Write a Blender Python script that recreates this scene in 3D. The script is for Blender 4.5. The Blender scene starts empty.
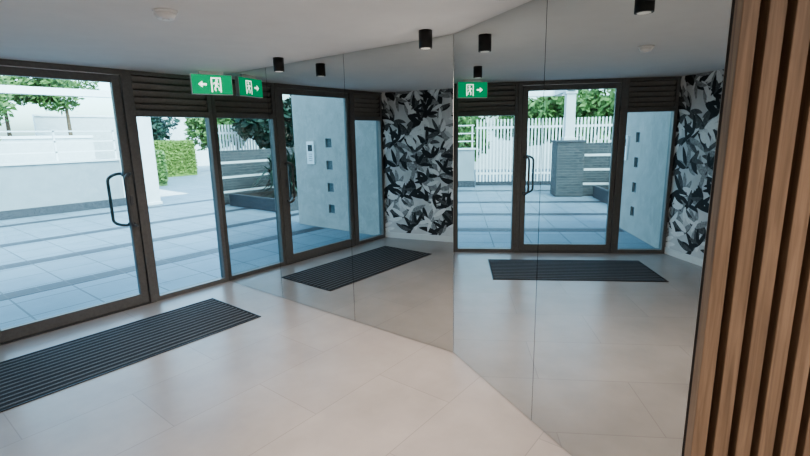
import bpy, bmesh, math, random
from mathutils import Vector, Matrix
random.seed(11)
scene = bpy.context.scene
try:
    scene.view_settings.look = 'AgX - Medium High Contrast'
except Exception as e:
    print(e)
H = 2.38
CAM = Vector((-2.87, -5.07, 1.7))
F2 = (0.7826, 0.6225)   # horizontal forward
R2 = (0.6225, -0.7826)  # horizontal right
def cw(r, f):
    return (CAM.x + R2[0]*r + F2[0]*f, CAM.y + R2[1]*r + F2[1]*f)

# ---------------------------------------------------------------- materials
def new_mat(name):
    m = bpy.data.materials.new(name); m.use_nodes = True
    nt = m.node_tree
    return m, nt, nt.nodes['Principled BSDF']
def mat(name, col, rough=0.5, metal=0.0, noise=0.0, nscale=20, bump=0.0, spec=0.5):
    m, nt, b = new_mat(name)
    b.inputs['Roughness'].default_value = rough
    b.inputs['Metallic'].default_value = metal
    b.inputs['Specular IOR Level'].default_value = spec
    tc = nt.nodes.new('ShaderNodeTexCoord')
    n = nt.nodes.new('ShaderNodeTexNoise'); n.inputs['Scale'].default_value = nscale; n.inputs['Detail'].default_value = 5
    nt.links.new(tc.outputs['Object'], n.inputs['Vector'])
    r = nt.nodes.new('ShaderNodeValToRGB')
    r.color_ramp.elements[0].position = 0.3; r.color_ramp.elements[1].position = 0.7
    r.color_ramp.elements[0].color = tuple(c*(1-noise) for c in col)+(1,)
    r.color_ramp.elements[1].color = tuple(min(1, c*(1+noise)) for c in col)+(1,)
    nt.links.new(n.outputs['Fac'], r.inputs['Fac'])
    nt.links.new(r.outputs['Color'], b.inputs['Base Color'])
    if bump:
        bp = nt.nodes.new('ShaderNodeBump'); bp.inputs['Strength'].default_value = bump; bp.inputs['Distance'].default_value = 0.01
        nt.links.new(n.outputs['Fac'], bp.inputs['Height']); nt.links.new(bp.outputs['Normal'], b.inputs['Normal'])
    return m
def emis(name, col, s):
    m, nt, b = new_mat(name)
    b.inputs['Base Color'].default_value = col+(1,)
    b.inputs['Emission Color'].default_value = col+(1,)
    b.inputs['Emission Strength'].default_value = s
    return m

M_frame = mat('dark_bronze_aluminium', (0.15,0.147,0.142), 0.38, 0.1, 0.1, 40)
M_louv = mat('louvre_metal', (0.22,0.21,0.20), 0.45, 0.1, 0.1, 40)
M_steel = mat('handle_metal', (0.13,0.135,0.14), 0.3, 0.5, 0.05, 60)
M_black = mat('black_powdercoat', (0.012,0.012,0.013), 0.4, 0, 0.1, 60)
M_wall = mat('painted_wall', (0.70,0.69,0.67), 0.7, 0, 0.03, 8)
M_ceil = mat('ceiling_paint', (0.76,0.76,0.76), 0.8, 0, 0.02, 6)
M_white = mat('white_plastic', (0.85,0.85,0.85), 0.4, 0, 0.02, 30)
M_skirt = mat('skirting_white', (0.75,0.75,0.73), 0.5, 0, 0.02, 20)
M_render = mat('white_render', (0.60,0.62,0.62), 0.85, 0, 0.06, 5, 0.1)
M_gwall = mat('shaded_white_render', (0.27,0.30,0.315), 0.85, 0, 0.06, 5, 0.1)  # white render darkened, shade of the front faces put into the colour
M_fence = mat('fence_white', (0.78,0.80,0.80), 0.6, 0, 0.04, 5)
M_conc = mat('offwhite_concrete', (0.43,0.405,0.375), 0.8, 0, 0.08, 6, 0.15)
M_plinth = mat('dark_plinth_tile', (0.05,0.055,0.065), 0.6, 0, 0.2, 15)
M_hedge = mat('hedge_green', (0.13,0.20,0.04), 0.8, 0, 0.5, 14, 0.6)
M_leaf = mat('leaf_green', (0.10,0.18,0.05), 0.6, 0, 0.5, 3)
M_leafd = mat('leaf_dark', (0.015,0.04,0.022), 0.5, 0, 0.4, 3)
M_bark = mat('bark', (0.12,0.08,0.05), 0.9, 0, 0.3, 20, 0.5)
M_soil = mat('soil', (0.05,0.035,0.025), 0.95, 0, 0.4, 25, 0.5)
M_matb = mat('mat_black_rubber', (0.004,0.004,0.005), 0.8, 0, 0.2, 80)
M_matg = mat('mat_grey_rib', (0.11,0.11,0.115), 0.8, 0, 0.3, 120)
M_green = emis('exit_green', (0.0,0.30,0.12), 1.0)
M_pict = emis('exit_white', (0.9,1.0,0.93), 1.8)
M_lens = emis('lamp_lens', (0.8,0.76,0.7), 0.3)

def mirror_mat():
    m, nt, b = new_mat('mirror_silver')
    b.inputs['Base Color'].default_value = (0.63,0.655,0.65,1)
    b.inputs['Metallic'].default_value = 1; b.inputs['Roughness'].default_value = 0.0
    return m
M_mirror = mirror_mat()
def glass_mat():
    m = bpy.data.materials.new('tinted_glass'); m.use_nodes = True
    nt = m.node_tree; nt.nodes.clear()
    o = nt.nodes.new('ShaderNodeOutputMaterial'); mx = nt.nodes.new('ShaderNodeMixShader')
    t = nt.nodes.new('ShaderNodeBsdfTransparent'); g = nt.nodes.new('ShaderNodeBsdfGlossy')
    t.inputs['Color'].default_value = (0.53,0.84,0.92,1)
    g.inputs['Roughness'].default_value = 0.0
    ge = nt.nodes.new('ShaderNodeNewGeometry'); dt = nt.nodes.new('ShaderNodeVectorMath'); dt.operation = 'DOT_PRODUCT'
    nt.links.new(ge.outputs['Normal'], dt.inputs[0]); nt.links.new(ge.outputs['Incoming'], dt.inputs[1])
    def mth(op, a, b=None):
        n = nt.nodes.new('ShaderNodeMath'); n.operation = op
        for i,v in enumerate((a,b)):
            if v is None: continue
            if isinstance(v,(int,float)): n.inputs[i].default_value = v
            else: nt.links.new(v, n.inputs[i])
        return n.outputs[0]
    c = mth('ABSOLUTE', dt.outputs['Value'])
    s = mth('POWER', mth('SUBTRACT', 1.0, c), 5.0)
    f = mth('ADD', mth('MULTIPLY', s, 0.90), 0.06)
    nt.links.new(f, mx.inputs[0]); nt.links.new(t.outputs[0], mx.inputs[1]); nt.links.new(g.outputs[0], mx.inputs[2])
    nt.links.new(mx.outputs[0], o.inputs[0])
    return m
M_glass = glass_mat()

def tile_mat(name, c1, c2, mortar, w, h, rough, mscale=0.004, noise=1.5, offset=0.5, lo=0.86, hi=1.1, detail=8):
    m, nt, b = new_mat(name)
    tc = nt.nodes.new('ShaderNodeTexCoord')
    br = nt.nodes.new('ShaderNodeTexBrick')
    br.inputs['Scale'].default_value = 1; br.inputs['Brick Width'].default_value = w; br.inputs['Row Height'].default_value = h
    br.inputs['Mortar Size'].default_value = mscale; br.offset = offset
    br.inputs['Color1'].default_value = c1+(1,); br.inputs['Color2'].default_value = c2+(1,); br.inputs['Mortar'].default_value = mortar+(1,)
    nt.links.new(tc.outputs['Object'], br.inputs['Vector'])
    n = nt.nodes.new('ShaderNodeTexNoise'); n.inputs['Scale'].default_value = noise; n.inputs['Detail'].default_value = detail; n.inputs['Roughness'].default_value = 0.6
    nt.links.new(tc.outputs['Object'], n.inputs['Vector'])
    mr = nt.nodes.new('ShaderNodeMapRange'); mr.inputs['From Min'].default_value = 0.25; mr.inputs['From Max'].default_value = 0.75
    mr.inputs['To Min'].default_value = lo; mr.inputs['To Max'].default_value = hi
    nt.links.new(n.outputs['Fac'], mr.inputs['Value'])
    mul = nt.nodes.new('ShaderNodeVectorMath'); mul.operation = 'SCALE'
    nt.links.new(br.outputs['Color'], mul.inputs[0]); nt.links.new(mr.outputs[0], mul.inputs['Scale'])
    nt.links.new(mul.outputs[0], b.inputs['Base Color'])
    b.inputs['Roughness'].default_value = rough
    return m
M_floor = tile_mat('floor_stone_tile', (0.325,0.287,0.262), (0.298,0.262,0.240), (0.235,0.205,0.19), 1.2, 0.6, 0.29, 0.003, lo=0.84, hi=1.14, noise=1.8, detail=4)
M_pave = tile_mat('paving_tile', (0.19,0.245,0.285), (0.165,0.215,0.255), (0.08,0.10,0.115), 0.6, 0.6, 0.5, 0.01, 2.5, 0.0)
M_paved = tile_mat('paving_band_tile', (0.035,0.042,0.055), (0.028,0.033,0.042), (0.07,0.07,0.08), 0.3, 0.3, 0.5, 0.008, 4, 0.0)
M_path = mat('pale_path', (0.6,0.59,0.57), 0.9, 0, 0.1, 3)
def zbrick(name, c1, c2, mortar, w, h):
    m, nt, b = new_mat(name)
    tc = nt.nodes.new('ShaderNodeTexCoord'); sx = nt.nodes.new('ShaderNodeSeparateXYZ'); cb = nt.nodes.new('ShaderNodeCombineXYZ')
    nt.links.new(tc.outputs['Object'], sx.inputs[0])
    ad = nt.nodes.new('ShaderNodeMath'); ad.operation = 'ADD'
    nt.links.new(sx.outputs[0], ad.inputs[0]); nt.links.new(sx.outputs[1], ad.inputs[1])
    nt.links.new(ad.outputs[0], cb.inputs[0]); nt.links.new(sx.outputs[2], cb.inputs[1])
    br = nt.nodes.new('ShaderNodeTexBrick'); br.inputs['Scale'].default_value = 1
    br.inputs['Brick Width'].default_value = w; br.inputs['Row Height'].default_value = h; br.inputs['Mortar Size'].default_value = 0.006
    br.inputs['Color1'].default_value = c1+(1,); br.inputs['Color2'].default_value = c2+(1,); br.inputs['Mortar'].default_value = mortar+(1,)
    nt.links.new(cb.outputs[0], br.inputs['Vector']); nt.links.new(br.outputs['Color'], b.inputs['Base Color'])
    b.inputs['Roughness'].default_value = 0.7
    return m
M_brick = zbrick('slate_brick', (0.03,0.037,0.043), (0.055,0.062,0.068), (0.11,0.11,0.11), 0.25, 0.07)

def wood_mat():
    m, nt, b = new_mat('oak_slat')
    tc = nt.nodes.new('ShaderNodeTexCoord'); mp = nt.nodes.new('ShaderNodeMapping')
    mp.inputs['Scale'].default_value = (30, 30, 1.6)
    n = nt.nodes.new('ShaderNodeTexNoise'); n.inputs['Scale'].default_value = 3; n.inputs['Detail'].default_value = 8; n.inputs['Distortion'].default_value = 0.6
    r = nt.nodes.new('ShaderNodeValToRGB')
    r.color_ramp.elements[0].position = 0.3; r.color_ramp.elements[0].color = (0.165,0.108,0.07,1)
    r.color_ramp.elements[1].position = 0.7; r.color_ramp.elements[1].color = (0.31,0.21,0.14,1)
    nt.links.new(tc.outputs['Object'], mp.inputs[0]); nt.links.new(mp.outputs[0], n.inputs['Vector'])
    nt.links.new(n.outputs['Fac'], r.inputs[0]); nt.links.new(r.outputs[0], b.inputs['Base Color'])
    b.inputs['Roughness'].default_value = 0.5
    return m
M_wood = wood_mat()
M_wdark = mat('slat_backing', (0.02,0.013,0.009), 0.8, 0, 0.2, 40)

# ---------------------------------------------------------------- mesh helpers
def mesh_obj(name, bm, mats, parent=None):
    me = bpy.data.meshes.new(name); bm.normal_update(); bm.to_mesh(me); bm.free()
    if not isinstance(mats, (list, tuple)): mats = [mats]
    for m in mats: me.materials.append(m)
    o = bpy.data.objects.new(name, me); scene.collection.objects.link(o)
    if parent: o.parent = parent
    return o
def add_box(bm, a, b, mi=0, M=None):
    x0,y0,z0 = a; x1,y1,z1 = b
    co = [(x0,y0,z0),(x1,y0,z0),(x1,y1,z0),(x0,y1,z0),(x0,y0,z1),(x1,y0,z1),(x1,y1,z1),(x0,y1,z1)]
    vs = [bm.verts.new((M @ Vector(c)) if M else c) for c in co]
    for f in [(0,3,2,1),(4,5,6,7),(0,1,5,4),(1,2,6,5),(2,3,7,6),(3,0,4,7)]:
        fc = bm.faces.new([vs[i] for i in f]); fc.material_index = mi
def box(name, a, b, m, parent=None, bevel=0.0, M=None):
    bm = bmesh.new(); add_box(bm, a, b, 0, M)
    o = mesh_obj(name, bm, m, parent)
    if bevel:
        md = o.modifiers.new('bevel','BEVEL'); md.width = bevel; md.segments = 2
    return o
def pane(name, x0, z0, x1, z1, y, parent):
    bm = bmesh.new(); bm.faces.new([bm.verts.new(c) for c in ((x0,y,z0),(x1,y,z0),(x1,y,z1),(x0,y,z1))])
    return mesh_obj(name, bm, M_glass, parent)
def add_cyl(bm, c, r, z0, z1, seg=24, r2=None, mi=0):
    r2 = r if r2 is None else r2
    lo = [bm.verts.new((c[0]+r*math.cos(2*math.pi*i/seg), c[1]+r*math.sin(2*math.pi*i/seg), z0)) for i in range(seg)]
    hi = [bm.verts.new((c[0]+r2*math.cos(2*math.pi*i/seg), c[1]+r2*math.sin(2*math.pi*i/seg), z1)) for i in range(seg)]
    for i in range(seg):
        f = bm.faces.new((lo[i],lo[(i+1)%seg],hi[(i+1)%seg],hi[i])); f.material_index = mi; f.smooth = True
    f = bm.faces.new(lo[::-1]); f.material_index = mi
    f = bm.faces.new(hi); f.material_index = mi
def empty(name, loc=(0,0,0)):
    e = bpy.data.objects.new(name, None); e.location = (0,0,0); scene.collection.objects.link(e)
    e.empty_display_size = 0.2
    return e
def prism(name, pts, z0, z1, m, parent=None):
    bm = bmesh.new()
    lo = [bm.verts.new((x,y,z0)) for x,y in pts]; hi = [bm.verts.new((x,y,z1)) for x,y in pts]
    n = len(pts)
    bm.faces.new(lo[::-1]); bm.faces.new(hi)
    for i in range(n): bm.faces.new((lo[i],lo[(i+1)%n],hi[(i+1)%n],hi[i]))
    bmesh.ops.recalc_face_normals(bm, faces=bm.faces)
    return mesh_obj(name, bm, m, parent)
def wall_between(name, p, q, z0, z1, t, m, parent=None):
    d = Vector((q[0]-p[0], q[1]-p[1])).normalized(); n = Vector((-d.y, d.x))*t
    return prism(name, [p, q, (q[0]+n.x,q[1]+n.y), (p[0]+n.x,p[1]+n.y)], z0, z1, m, parent)

# ---------------------------------------------------------------- key plan points
ang = math.radians(29)
L1 = 3.25
B = (0.0, -L1)
md = (math.sin(ang), math.cos(ang))
def m2(t): return (B[0]-md[0]*t, B[1]-md[1]*t)
WX = -2.93
wa = math.radians(15)
YB = -7.2
ME = m2(2.25)
P0 = cw(0.57, 0.85); P1 = cw(1.35, 0.80)
def wp(t): return (WX - math.sin(wa)*t, -math.cos(wa)*t)
WE = wp(5.2)

prism('floor', [(-5.4,0.04),(0.3,0.04),(0.3,YB-0.15),(-5.4,YB-0.15)], -0.1, 0.0, M_floor)
prism('ceiling', [(-5.4,0.12),(0.3,0.12),(0.3,YB-0.15),(-5.4,YB-0.15)], H, H+0.12, M_ceil)

box('wall_right', (0.012, -L1-0.1, 0), (0.16, 0.0, H), M_wall)
wall_between('wall_right_angled', (m2(2.3)[0]+0.012, m2(2.3)[1]-0.006), (B[0]+0.014,B[1]-0.02), 0, H, -0.15, M_wall)
wall_between('wall_left', (WX, 0.0), WE, 0, H, -0.15, M_wall)
wall_between('wall_left_rear', WE, (WE[0], YB), 0, H, -0.15, M_wall)
wall_between('wall_rear', (WE[0]-0.15, YB), (0.3, YB), 0, H, -0.15, M_wall)
prism('wall_partition', [P0, P1, (P1[0]+0.3,P1[1]+0.4), (ME[0]-0.0, ME[1]+0.0)], 0, H, M_wall)
wall_between('wall_right_rear', (P1[0], YB), (P1[0], P1[1]), 0, H, -0.15, M_wall)

# mirrors
mp = empty('mirror_wall_straight')
w3 = L1/3
for i in range(3):
    box('mirror_pane_%d'%(i+1), (0.0, -w3*(i+1)+0.002, 0.003), (0.008, -w3*i-0.002, H-0.002), M_mirror, mp)
box('backing', (0.0085,-L1+0.002,0.001), (0.0115,-0.002,H-0.001), M_black, mp)
mp2 = empty('mirror_wall_angled')
for i,(a,b) in enumerate([(0.0,0.975),(0.975,2.24)]):
    p = m2(b-0.0015); q = m2(a+0.0022)
    wall_between('mirror_pane_%d'%(i+1), p, q, 0.003, H-0.002, -0.006, M_mirror, mp2)
p = m2(2.24); q = m2(0.0)
off = (0.0065*md[1], -0.0065*md[0])
wall_between('backing', (p[0]+off[0],p[1]+off[1]), (q[0]+off[0],q[1]+off[1]), 0.001, H-0.001, -0.004, M_black, mp2)

# ---------------------------------------------------------------- facade
DX0, DX1 = -2.25, -0.86
TR = 1.97
def window(name, x0, x1):
    e = empty(name)
    w = 0.045
    box('mullion_left', (x0,-0.03,0), (x0+w,0.07,H), M_frame, e, 0.003)
    box('mullion_right', (x1-w,-0.03,0), (x1,0.07,H), M_frame, e, 0.003)
    box('sill', (x0+w,-0.03,0), (x1-w,0.07,0.05), M_frame, e, 0.003)
    box('transom', (x0+w,-0.03,TR-0.03), (x1-w,0.07,TR+0.03), M_frame, e, 0.003)
    box('head', (x0+w,-0.03,H-0.04), (x1-w,0.07,H), M_frame, e, 0.003)
    pane('glass', x0+w, 0.05, x1-w, TR-0.03, 0.018, e)
    bm = bmesh.new()
    n = 5; z0 = TR+0.03; dz = (H-0.04-z0)/n
    for i in range(n):
        zc = z0+dz*(i+0.5)
        M = Matrix.Translation((0,0.0,zc)) @ Matrix.Rotation(math.radians(-58),4,'X')
        add_box(bm, (x0+w,-0.030,-0.004), (x1-w,0.030,0.004), 0, M)
    add_box(bm, (x0+w,0.045,z0), (x1-w,0.055,H-0.04))
    mesh_obj('louvre_blades', bm, M_louv, e)
    return e
window('window_1', DX1, 0.0)
window('window_2', WX, DX0)

d = empty('door_1')
box('jamb_left', (DX0,-0.04,0), (DX0+0.055,0.08,H), M_frame, d, 0.003)
box('jamb_right', (DX1-0.055,-0.04,0), (DX1,0.08,H), M_frame, d, 0.003)
box('head', (DX0+0.055,-0.04,H-0.05), (DX1-0.055,0.08,H), M_frame, d, 0.003)
lx0, lx1 = DX0+0.06, DX1-0.06
zt = H-0.055
box('stile_left', (lx0,-0.02,0.012), (lx0+0.055,0.035,zt), M_frame, d, 0.003)
box('stile_right', (lx1-0.075,-0.02,0.012), (lx1,0.035,zt), M_frame, d, 0.003)
box('rail_bottom', (lx0+0.055,-0.02,0.012), (lx1-0.075,0.035,0.12), M_frame, d, 0.003)
box('rail_top', (lx0+0.055,-0.02,zt-0.07), (lx1-0.075,0.035,zt), M_frame, d, 0.003)
pane('glass', lx0+0.055, 0.12, lx1-0.075, zt-0.07, 0.008, d)
box('threshold', (DX0+0.055,-0.04,0.0), (DX1-0.055,0.08,0.010), M_steel, d)
def handle(name, x, y0, sgn, dx, parent):
    cu = bpy.data.curves.new(name,'CURVE'); cu.dimensions = '3D'; cu.bevel_depth = 0.015; cu.bevel_resolution = 4
    sp = cu.splines.new('POLY')
    za, zb, r = 0.85, 1.38, 0.07
    dp = 0.07*sgn
    pts = [(x, y0, za+0.02)]
    for k in range(9):
        a = k/8*math.pi/2
        pts.append((x-dx+(dx)*(1-math.sin(a)), y0+dp*min(1,0.6+0.4*math.sin(a)), za+r*(1-math.cos(a))))
    for k in range(9):
        a = k/8*math.pi/2
        pts.append((x-dx+(dx)*(1-math.cos(a)), y0+dp*min(1,0.6+0.4*math.cos(a)), zb-r*(1-math.sin(a))))
    pts.append((x, y0, zb-0.02))
    sp.points.add(len(pts)-1)
    for i,p in enumerate(pts): sp.points[i].co = (*p,1)
    cu.materials.append(M_steel)
    o = bpy.data.objects.new(name, cu); scene.collection.objects.link(o); o.parent = parent
handle('pull_handle_inside', lx1-0.04, -0.019, -1, 0.06, d)
handle('pull_handle_outside', lx1-0.07, 0.034, 1, 0.12, d)
box('lock_plate', (lx1-0.055,-0.026,1.06), (lx1-0.025,-0.019,1.16), M_steel, d, 0.002)

# ---------------------------------------------------------------- wallpaper
wpe = empty('botanical_wallpaper')
def wall_pt(s, z, off):
    x = WX - math.sin(wa)*s + math.cos(wa)*off
    y = -math.cos(wa)*s - math.sin(wa)*off
    return (x, y, z)
M_wpbg = mat('wallpaper_ground', (0.68,0.67,0.665), 0.7, 0, 0.12, 5)
M_wp = [mat('wallpaper_black', (0.025,0.025,0.027), 0.7,0,0.3,30), mat('wallpaper_charcoal', (0.10,0.10,0.102), 0.7,0,0.5,40),
        mat('wallpaper_grey', (0.32,0.32,0.32), 0.7,0,0.4,40), mat('wallpaper_white', (0.87,0.86,0.85), 0.7,0,0.08,40)]
bm = bmesh.new()
q = [wall_pt(0.0,0.09,0.001), wall_pt(5.15,0.09,0.001), wall_pt(5.15,H,0.001), wall_pt(0.0,H,0.001)]
bm.faces.new([bm.verts.new(c) for c in q])
mesh_obj('paper_ground', bm, M_wpbg, wpe)
bm = bmesh.new(); cnt = 0
def leaf(s, z, a, L, W, mi):
    global cnt
    cnt += 1
    off = 0.0015 + cnt*0.0000018
    n = 9; left=[]; right=[]
    bend = random.uniform(-1.0,1.0)
    cx, cz = s, z
    for i in range(n+1):
        t = i/n
        w = W*0.5*math.sin(math.pi*min(1,t*0.96+0.03))**0.6*(1-0.3*t)
        aa = a+bend*t
        if i: cx += math.cos(aa)*L/n; cz += math.sin(aa)*L/n
        nx, nz = -math.sin(aa)*w, math.cos(aa)*w
        left.append((cx+nx,cz+nz)); right.append((cx-nx,cz-nz))
    cl_ = lambda u,v: (min(5.14,max(0.005,u)), min(H-0.003,max(0.095,v)))
    vl=[bm.verts.new(wall_pt(*cl_(u,v),off)) for u,v in left]; vr=[bm.verts.new(wall_pt(*cl_(u,v),off)) for u,v in right]
    for i in range(n):
        f=bm.faces.new((vl[i],vl[i+1],vr[i+1],vr[i])); f.material_index=mi
cl = []
s = 0.0; row = 0
while s < 5.1:
    z = 0.13 + (0.16 if row%2 else 0)
    while z < H:
        cl.append((s+random.uniform(-.05,.05), z+random.uniform(-.05,.05))); z += 0.32
    s += 0.25; row += 1
random.shuffle(cl)
for (s,z) in cl:
    base = random.uniform(0.3,2.8)
    for k in range(5):
        a = base + (k-2)*0.62+random.uniform(-.2,.2)
        leaf(s, z, a, random.uniform(.22,.34), random.uniform(.065,.10), random.choice([0,0,1,1,2,2]))
for (s,z) in cl:
    base = random.uniform(0,6.28)
    for k in range(random.choice([2,3,3])):
        leaf(s+random.uniform(-.05,.05)+.05, z+random.uniform(-.05,.05)+.05, base+k*0.65, random.uniform(.16,.26), random.uniform(.055,.085), random.choice([3,3,3,2]))
for (s,z) in cl[::2]:
    base = random.uniform(0,6.28)
    for k in range(4):
        leaf(s+.1, z+.10, base+k*0.7, random.uniform(.16,.25), .065, random.choice([0,0,0,1]))
mesh_obj('leaf_print', bm, M_wp, wpe)
sk = empty('baseboard_left')
p = wall_pt(0.0,0,0.0); q_ = wall_pt(5.15,0,0.0)
wall_between('board', (p[0],p[1]), (q_[0],q_[1]), 0.0, 0.09, 0.014, M_skirt, sk)

# ---------------------------------------------------------------- slatted timber panel
sl = empty('timber_slat_panel')
pd = Vector((P1[0]-P0[0], P1[1]-P0[1])).normalized(); pn = Vector((pd.y, -pd.x))
tocam = Vector((CAM.x-P0[0], CAM.y-P0[1]))
if pn.dot(tocam) < 0: pn = -pn
PL = (Vector(P1)-Vector(P0)).length
SM = Matrix.Identity(4)
SM.col[0] = (pd.x,pd.y,0,0); SM.col[1] = (pn.x,pn.y,0,0); SM.col[2] = (0,0,1,0); SM.col[3] = (P0[0],P0[1],0,1)
box('backing_board', (0.0,0.001,0.001), (PL,0.008,H-0.001), M_wdark, sl, 0, SM)
pitch = 0.043; n = int(PL/pitch)
for i in range(n):
    x = i*pitch
    box('slat_%d'%(i+1), (x,0.008,0.001), (x+0.028,0.032,H-0.001), M_wood, sl, 0.0015, SM)

# ---------------------------------------------------------------- entrance mat
em = empty('entrance_mat')
mx0,mx1,my0,my1 = -2.42,-0.46,-1.33,-0.46
box('tray', (mx0,my0,0.0005), (mx1,my1,0.004), M_matb, em)
bm = bmesh.new()
nr = 13; dy = (my1-my0-0.03)/nr
for i in range(nr):
    y = my0+0.015+i*dy
    add_box(bm, (mx0+0.015,y+dy*0.34,0.004), (mx1-0.015,y+dy*0.64,0.007))
mesh_obj('ribs', bm, M_matg, em)
bm = bmesh.new()
add_box(bm,(mx0-0.008,my0-0.008,0.0003),(mx1+0.008,my0,0.007)); add_box(bm,(mx0-0.008,my1,0.0003),(mx1+0.008,my1+0.008,0.007))
add_box(bm,(mx0-0.008,my0,0.0003),(mx0,my1,0.007)); add_box(bm,(mx1,my0,0.0003),(mx1+0.008,my1,0.007))
mesh_obj('edge_trim', bm, M_black, em)

# ---------------------------------------------------------------- exit sign
ex = empty('exit_sign')
sa = math.radians(-18.2)
SX = Matrix.Translation((-0.22,-0.46,2.25)) @ Matrix.Rotation(sa,4,'Z')
sw, sh = 0.40, 0.20
box('housing', (-sw/2,-0.022,-sh/2+0.0), (sw/2,0.022,sh/2), M_white, ex, 0.003, SX)
def flat(name, polys, y, m):
    bm = bmesh.new()
    for pl in polys:
        vs = [bm.verts.new(SX @ Vector((u*(1 if y<0 else -1), y, v))) for u,v in pl]
        bm.faces.new(vs)
    return mesh_obj(name, bm, m, ex)
for y,nm in ((-0.0235,'front'),(0.0235,'rear')):
    flat('green_face_'+nm, [[(-sw/2+.006,-sh/2+.006),(sw/2-.006,-sh/2+.006),(sw/2-.006,sh/2-.006),(-sw/2+.006,sh/2-.006)]], y, M_green)
    yy = y*1.05
    P = []
    P += [[(-.012,-.075),(.0,-.075),(.0,.07),(-.012,.07)], [(.075,-.075),(.087,-.075),(.087,.07),(.075,.07)], [(.0,.058),(.075,.058),(.075,.07),(.0,.07)]]
    P += [[(.045+.013*math.cos(t*math.pi/5), .04+.013*math.sin(t*math.pi/5)) for t in range(10)]]
    P += [[(.022,.024),(.045,.024),(.05,-.015),(.028,-.015)]]
    P += [[(.03,-.01),(.048,-.012),(.03,-.035),(.036,-.065),(.022,-.062),(.017,-.032)]]
    P += [[(.04,-.012),(.052,-.012),(.07,-.035),(.072,-.06),(.06,-.06),(.058,-.038)]]
    P += [[(.022,.024),(.026,.014),(.008,.001),(.005,.008)], [(.045,.024),(.048,.012),(.066,.0),(.07,.007)]]
    P += [[(-.10,-.01),(-.055,-.01),(-.055,.01),(-.10,.01)], [(-.135,0),(-.095,-.032),(-.095,.032)]]
    flat('pictogram_'+nm, P, yy, M_pict)
box('hanging_bracket', (-0.12,-0.012,sh/2), (0.12,0.012,H-2.25-0.001), M_white, ex, 0, SX)

# ---------------------------------------------------------------- downlights, cylinders plus added recessed ones
def downlight(x, y, power=40, cyl=True):
    e = empty('ceiling_downlight')
    bm = bmesh.new()
    if cyl:
        add_cyl(bm, (x,y), 0.045, H-0.112, H-0.0005, 32)
        zl = H-0.113
    else:
        add_cyl(bm, (x,y), 0.05, H-0.006, H-0.0005, 32); zl = H-0.007
    mesh_obj('housing', bm, M_black if cyl else M_white, e)
    bm = bmesh.new(); add_cyl(bm, (x,y), 0.033, zl-0.001, zl, 24); mesh_obj('lens', bm, M_lens, e)
    ld = bpy.data.lights.new('lamp','SPOT'); ld.energy = power; ld.spot_size = math.radians(150); ld.spot_blend = 0.9
    ld.color = (1.0,0.90,0.82); ld.shadow_soft_size = 0.06
    lo = bpy.data.objects.new('lamp', ld); lo.location = (x,y,zl-0.02); scene.collection.objects.link(lo); lo.parent = e
downlight(-0.24,-1.61,95); downlight(-0.22,-3.17,125); downlight(-0.94,-4.10,135)
downlight(-3.3,-3.7,125,False); downlight(-2.2,-5.9,85,False); downlight(-3.6,-6.2,115,False)  # recessed lights out of view, added to brighten the lobby

def smoke(x,y):
    bm = bmesh.new()
    add_cyl(bm,(x,y),0.062,H-0.012,H-0.0005,32)
    add_cyl(bm,(x,y),0.040,H-0.042,H-0.012,32,0.056)
    add_cyl(bm,(x,y),0.018,H-0.048,H-0.042,24)
    mesh_obj('smoke_detector', bm, M_white)
smoke(-1.58,-2.43)

# ---------------------------------------------------------------- exterior
box('paving', (-16,0.04,-0.12), (18,30,-0.004), M_pave)
bands = [1.45, 3.1, 4.9, 7.3]
bm = bmesh.new()
for y in bands: add_box(bm, (-2.9 if y<2.2 else -16,y,-0.0035), (14,y+0.28,-0.001))
mesh_obj('paving_band', bm, M_paved)
box('wall_exterior_front', (0.16,0.0,0.0), (9,0.15,3.2), M_render)
box('wall_parapet', (-3.2,0.13,H+0.001), (0.15,0.2,3.2), M_render)

gw = empty('garden_wall')
box('render', (-0.6,8.5,0), (2.1,8.75,1.2), M_gwall, gw, 0.01)
box('plinth', (-0.62,8.47,0), (2.12,8.5,0.2), M_plinth, gw)
box('coping', (-0.64,8.46,1.2), (2.14,8.79,1.25), M_render, gw, 0.005)
bm = bmesh.new()
for z in (1.45,1.7,1.95): add_box(bm,(-0.6,8.6,z),(2.1,8.63,z+0.03))
for x in (-0.55,0.75,2.05): add_box(bm,(x,8.6,1.25),(x+0.04,8.64,2.0))
mesh_obj('handrail', bm, M_fence, gw)
fe = empty('picket_fence')
bm = bmesh.new()
x = -7.0
while x < -0.66:
    add_box(bm, (x,9.0,0.12), (x+0.05,9.03,2.15)); x += 0.11
add_box(bm,(-7.0,9.03,0.35),(-0.66,9.07,0.42)); add_box(bm,(-7.0,9.03,1.85),(-0.66,9.07,1.92))
mesh_obj('pickets', bm, M_fence, fe)
box('kerb', (-7.0,8.93,0), (-0.66,9.12,0.12), M_plinth, fe)

pl = empty('planter_wall')
box('pier', (-3.35,5.95,0), (-2.65,6.65,1.43), M_brick, pl, 0.005)
box('pier_cap', (-3.38,5.92,1.43), (-2.62,6.68,1.48), M_plinth, pl, 0.005)
for i,(z0,z1,mm) in enumerate([(0,.3,M_brick),(.3,.36,M_render),(.36,.68,M_brick),(.68,.74,M_render),(.74,1.06,M_brick),(1.06,1.12,M_render),(1.12,1.4,M_brick)]):
    box('course_%d'%(i+1), (-9,6.1,z0), (-3.36,6.35,z1), mm, pl)
bed = empty('planted_garden_bed')
box('kerb', (-9,3.7,0), (-3.7,3.85,0.3), M_plinth, bed)
box('soil', (-9,3.85,0), (-3.7,5.88,0.25), M_soil, bed)
box('kerb_side', (-3.7,3.7,0), (-3.6,5.88,0.3), M_plinth, bed)

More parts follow.
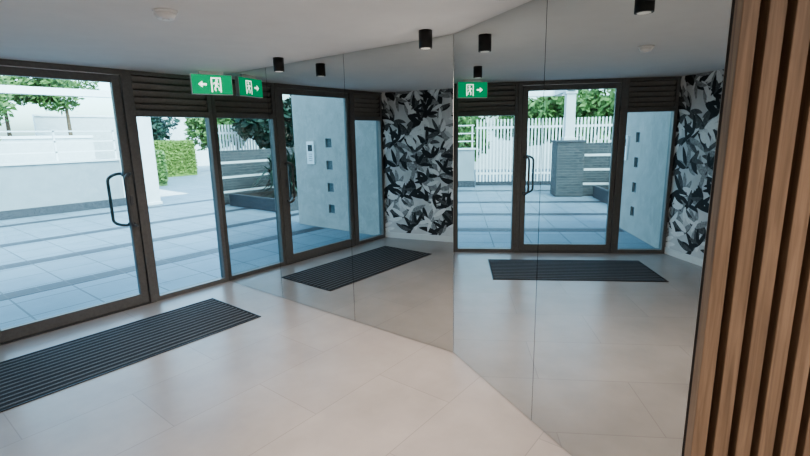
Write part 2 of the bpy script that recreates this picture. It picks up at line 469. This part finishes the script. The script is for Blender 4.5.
cwall = empty('wall_exterior_side')
ys = (1.20,1.36); zs = [0.30,0.70,1.11,1.51]
bm = bmesh.new()
x0,x1 = WX-0.22, WX
add_box(bm,(x0,0.20,0),(x1,ys[0],3.0)); add_box(bm,(x0,ys[1],0),(x1,2.25,3.0)); add_box(bm,(x0,0.075,0),(x1,0.2,H-0.01))
zz = 0
for z in zs:
    add_box(bm,(x0,ys[0],zz),(x1,ys[1],z)); zz = z+0.16
add_box(bm,(x0,ys[0],zz),(x1,ys[1],3.0))
mesh_obj('concrete', bm, M_conc, cwall)
bm = bmesh.new()
for z in zs: add_box(bm,(x0+0.05,ys[0],z),(x1-0.03,ys[1],z+0.16))
mesh_obj('glass_block', bm, mat('block_dark_glass',(0.09,0.12,0.13),0.1,0,0.1,20), cwall)
ic = empty('intercom_panel')
box('plate', (WX+0.0005,1.66,1.20), (WX+0.03,1.86,1.62), M_white, ic, 0.004)
box('screen', (WX+0.03,1.70,1.44), (WX+0.033,1.82,1.56), M_black, ic)
bm = bmesh.new()
for r in range(4):
    for c in range(3): add_box(bm,(WX+0.03,1.715+c*0.035,1.26+r*0.04),(WX+0.034,1.73+c*0.035,1.275+r*0.04))
mesh_obj('keypad', bm, M_plinth, ic)

def column(x,y,z0,z1,w,name='portico_column'):
    e = empty(name)
    box('shaft', (x-w/2,y-w/2,z0),(x+w/2,y+w/2,z1), M_render, e, 0.01)
    box('base', (x-w/2-.03,y-w/2-.03,z0),(x+w/2+.03,y+w/2+.03,z0+0.08), M_render, e, 0.01)
    box('capital', (x-w/2-.03,y-w/2-.03,z1-.08),(x+w/2+.03,y+w/2+.03,z1), M_render, e, 0.01)
column(2.55,8.0,0,2.75,0.36); column(-3.0,6.3,1.481,2.75,0.24)
pb = empty('pergola_beam')
bm = bmesh.new(); add_box(bm,(-3.3,7.9,2.76),(2.8,8.1,2.92)); add_box(bm,(-3.1,6.1,2.76),(-2.9,8.0,2.92)); 
mesh_obj('beam', bm, M_fence, pb)

b1 = empty('distant_white_wall')
box('render', (-12,16.0,0), (4.0,16.3,1.85), M_render, b1)
box('coping', (-12,15.95,1.85), (4.0,16.35,1.95), M_fence, b1)
b2 = empty('distant_white_wall')  # plain wall standing in for the white neighbouring building
box('render', (4.2,24.0,0), (17,24.3,3.0), M_render, b2)
box('coping', (4.2,23.95,3.0), (17,24.35,3.1), M_fence, b2)
bm = bmesh.new()
prev = None
for i in range(13):
    t = i/12; yy = 9.6+13*t; xc = 3.6+2.6*t*t*1.2
    cur = (bm.verts.new((xc-0.8,yy,-0.003)), bm.verts.new((xc+0.8,yy,-0.003)))
    if prev: bm.faces.new((prev[0],prev[1],cur[1],cur[0]))
    prev = cur
mesh_obj('garden_path', bm, M_path)

def hedge(x0,y0,x1,y1,h,m):
    bm = bmesh.new()
    add_box(bm,(x0,y0,0),(x1,y1,h*0.97))
    rnd = random.Random(3)
    def sc(n, fn):
        for _ in range(n):
            p = Vector(fn()); a = Vector((rnd.uniform(-1,1),rnd.uniform(-1,1),rnd.uniform(-1,1))).normalized(); b = a.orthogonal().normalized()
            s = rnd.uniform(.04,.09)
            bm.faces.new([bm.verts.new(p+a*s), bm.verts.new(p+b*s*.6), bm.verts.new(p-a*s), bm.verts.new(p-b*s*.6)])
    sc(1500, lambda: (rnd.uniform(x0,x1), y0+rnd.uniform(-.08,.02), rnd.uniform(.12,h)))
    sc(900, lambda: (x0+rnd.uniform(-.08,.02), rnd.uniform(y0,y1), rnd.uniform(.12,h)))
    sc(900, lambda: (rnd.uniform(x0,x1), rnd.uniform(y0,y1), h+rnd.uniform(-.03,.07)))
    mesh_obj('box_hedge', bm, m)
hedge(6.6,17.0,8.6,18.0,1.6,M_hedge); hedge(4.3,13.0,5.3,13.9,1.25,M_leaf)

def tree(x,y,h,r,m=M_leaf,n=2600,seed=1,zs=0.7):
    rnd = random.Random(seed)
    e = empty('garden_tree')
    bm = bmesh.new(); add_cyl(bm,(x,y),0.12,0,h-r*0.5,12,0.06)
    mesh_obj('trunk', bm, M_bark, e)
    bm = bmesh.new()
    blobs = [(Vector((x+rnd.uniform(-.7,.7)*r, y+rnd.uniform(-.7,.7)*r, h+rnd.uniform(-.5,.5)*r*zs)), r*rnd.uniform(.35,.6)) for _ in range(9)]
    for _ in range(n):
        c, rr = rnd.choice(blobs)
        d_ = Vector((rnd.gauss(0,1),rnd.gauss(0,1),rnd.gauss(0,1))).normalized()*rr*rnd.uniform(.6,1.05)
        p = c+d_; a = Vector((rnd.uniform(-1,1),rnd.uniform(-1,1),rnd.uniform(-1,1))).normalized(); b = a.orthogonal().normalized()
        s = rnd.uniform(.10,.2)
        bm.faces.new([bm.verts.new(p+a*s), bm.verts.new(p+b*s*.45), bm.verts.new(p-a*s), bm.verts.new(p-b*s*.45)])
    mesh_obj('foliage', bm, m, e)
tree(-1.5,18.8,3.4,1.7,seed=2); tree(1.2,19.5,3.7,1.5,n=1800,seed=3); tree(2.6,21.5,4.0,1.4,n=1500,seed=4)
tree(4.6,20.5,4.0,1.3,n=1500,seed=14)
tree(-5.0,12.0,2.3,1.6,seed=5); tree(-7.5,11.5,2.6,1.7,seed=6); tree(-2.8,12.5,2.3,1.4,seed=8); tree(-0.3,12.5,1.6,1.0,seed=18)
tree(10.6,18.5,2.2,1.4,seed=9); tree(8.3,20.5,2.4,1.4,M_leafd,seed=19); tree(-8.5,8.2,2.4,1.2,M_leafd,seed=10); tree(-6.6,7.6,2.1,1.0,M_leafd,seed=11)

def yucca(x,y,z,h,n=46,seed=1,m=M_leafd):
    rnd = random.Random(seed)
    bm = bmesh.new()
    add_cyl(bm,(x,y),0.05,z,z+h*0.45,10,0.04,1)
    for i in range(n):
        a = rnd.uniform(0,6.28); el = rnd.uniform(-0.2,1.35); L = h*rnd.uniform(.4,.62); w = 0.035
        base = Vector((x,y,z+h*0.45*rnd.uniform(.3,1)))
        dh = Vector((math.cos(a),math.sin(a),0)); side = Vector((-math.sin(a),math.cos(a),0))
        prev = None
        for k in range(5):
            t = k/4
            p = base + dh*L*t*math.cos(el)*0.8 + Vector((0,0,L*(t*math.sin(el)-0.35*t*t)))
            p.z = max(p.z,0.3); p.y = min(max(p.y,3.78),5.82); p.x = min(p.x,-3.68)
            ww = w*(1-t)**0.6+0.002
            cur = (bm.verts.new(p+side*ww), bm.verts.new(p-side*ww))
            if prev: 
                bm.faces.new((prev[0],prev[1],cur[1],cur[0]))
            prev = cur
    mesh_obj('yucca', bm, [m, M_bark], bed)
for i,(x,y,h) in enumerate([(-4.3,4.4,1.3),(-4.8,4.8,1.7),(-5.4,4.5,1.6),(-4.5,5.1,1.7),(-6.2,4.8,1.7),(-5.2,5.1,1.7),(-7.2,4.7,1.5),(-5.8,5.1,1.8)]):
    yucca(x,y,0.24,h,90,i+1)

# ---------------------------------------------------------------- world
w = bpy.data.worlds.new('World'); scene.world = w; w.use_nodes = True
nt = w.node_tree; bg = nt.nodes['Background']
sky = nt.nodes.new('ShaderNodeTexSky'); sky.sky_type = 'NISHITA'; sky.sun_disc = False
sky.sun_elevation = math.radians(50); sky.sun_rotation = math.radians(200); sky.dust_density = 3; sky.air_density = 1.0
hs = nt.nodes.new('ShaderNodeHueSaturation'); hs.inputs['Saturation'].default_value = 0.65
nt.links.new(sky.outputs[0], hs.inputs['Color']); nt.links.new(hs.outputs[0], bg.inputs[0]); bg.inputs[1].default_value = 1.35

# ---------------------------------------------------------------- camera
th = math.radians(11.4); r = 0.0207
fw = Vector((F2[0]*math.cos(th), F2[1]*math.cos(th), -math.sin(th)))
Hh = Vector((R2[0],R2[1],0)); U = Vector((F2[0]*math.sin(th), F2[1]*math.sin(th), math.cos(th)))
cr = Hh*math.cos(r) - U*math.sin(r); cu_ = Hh*math.sin(r) + U*math.cos(r)
cam = bpy.data.cameras.new('camera'); cam.sensor_width = 36; cam.lens = 36*460/810; cam.clip_start = 0.02
co = bpy.data.objects.new('camera', cam); scene.collection.objects.link(co)
M = Matrix.Identity(4)
M.col[0] = (*cr,0); M.col[1] = (*cu_,0); M.col[2] = (*(-fw),0); M.col[3] = (*CAM,1)
co.matrix_world = M
scene.camera = co
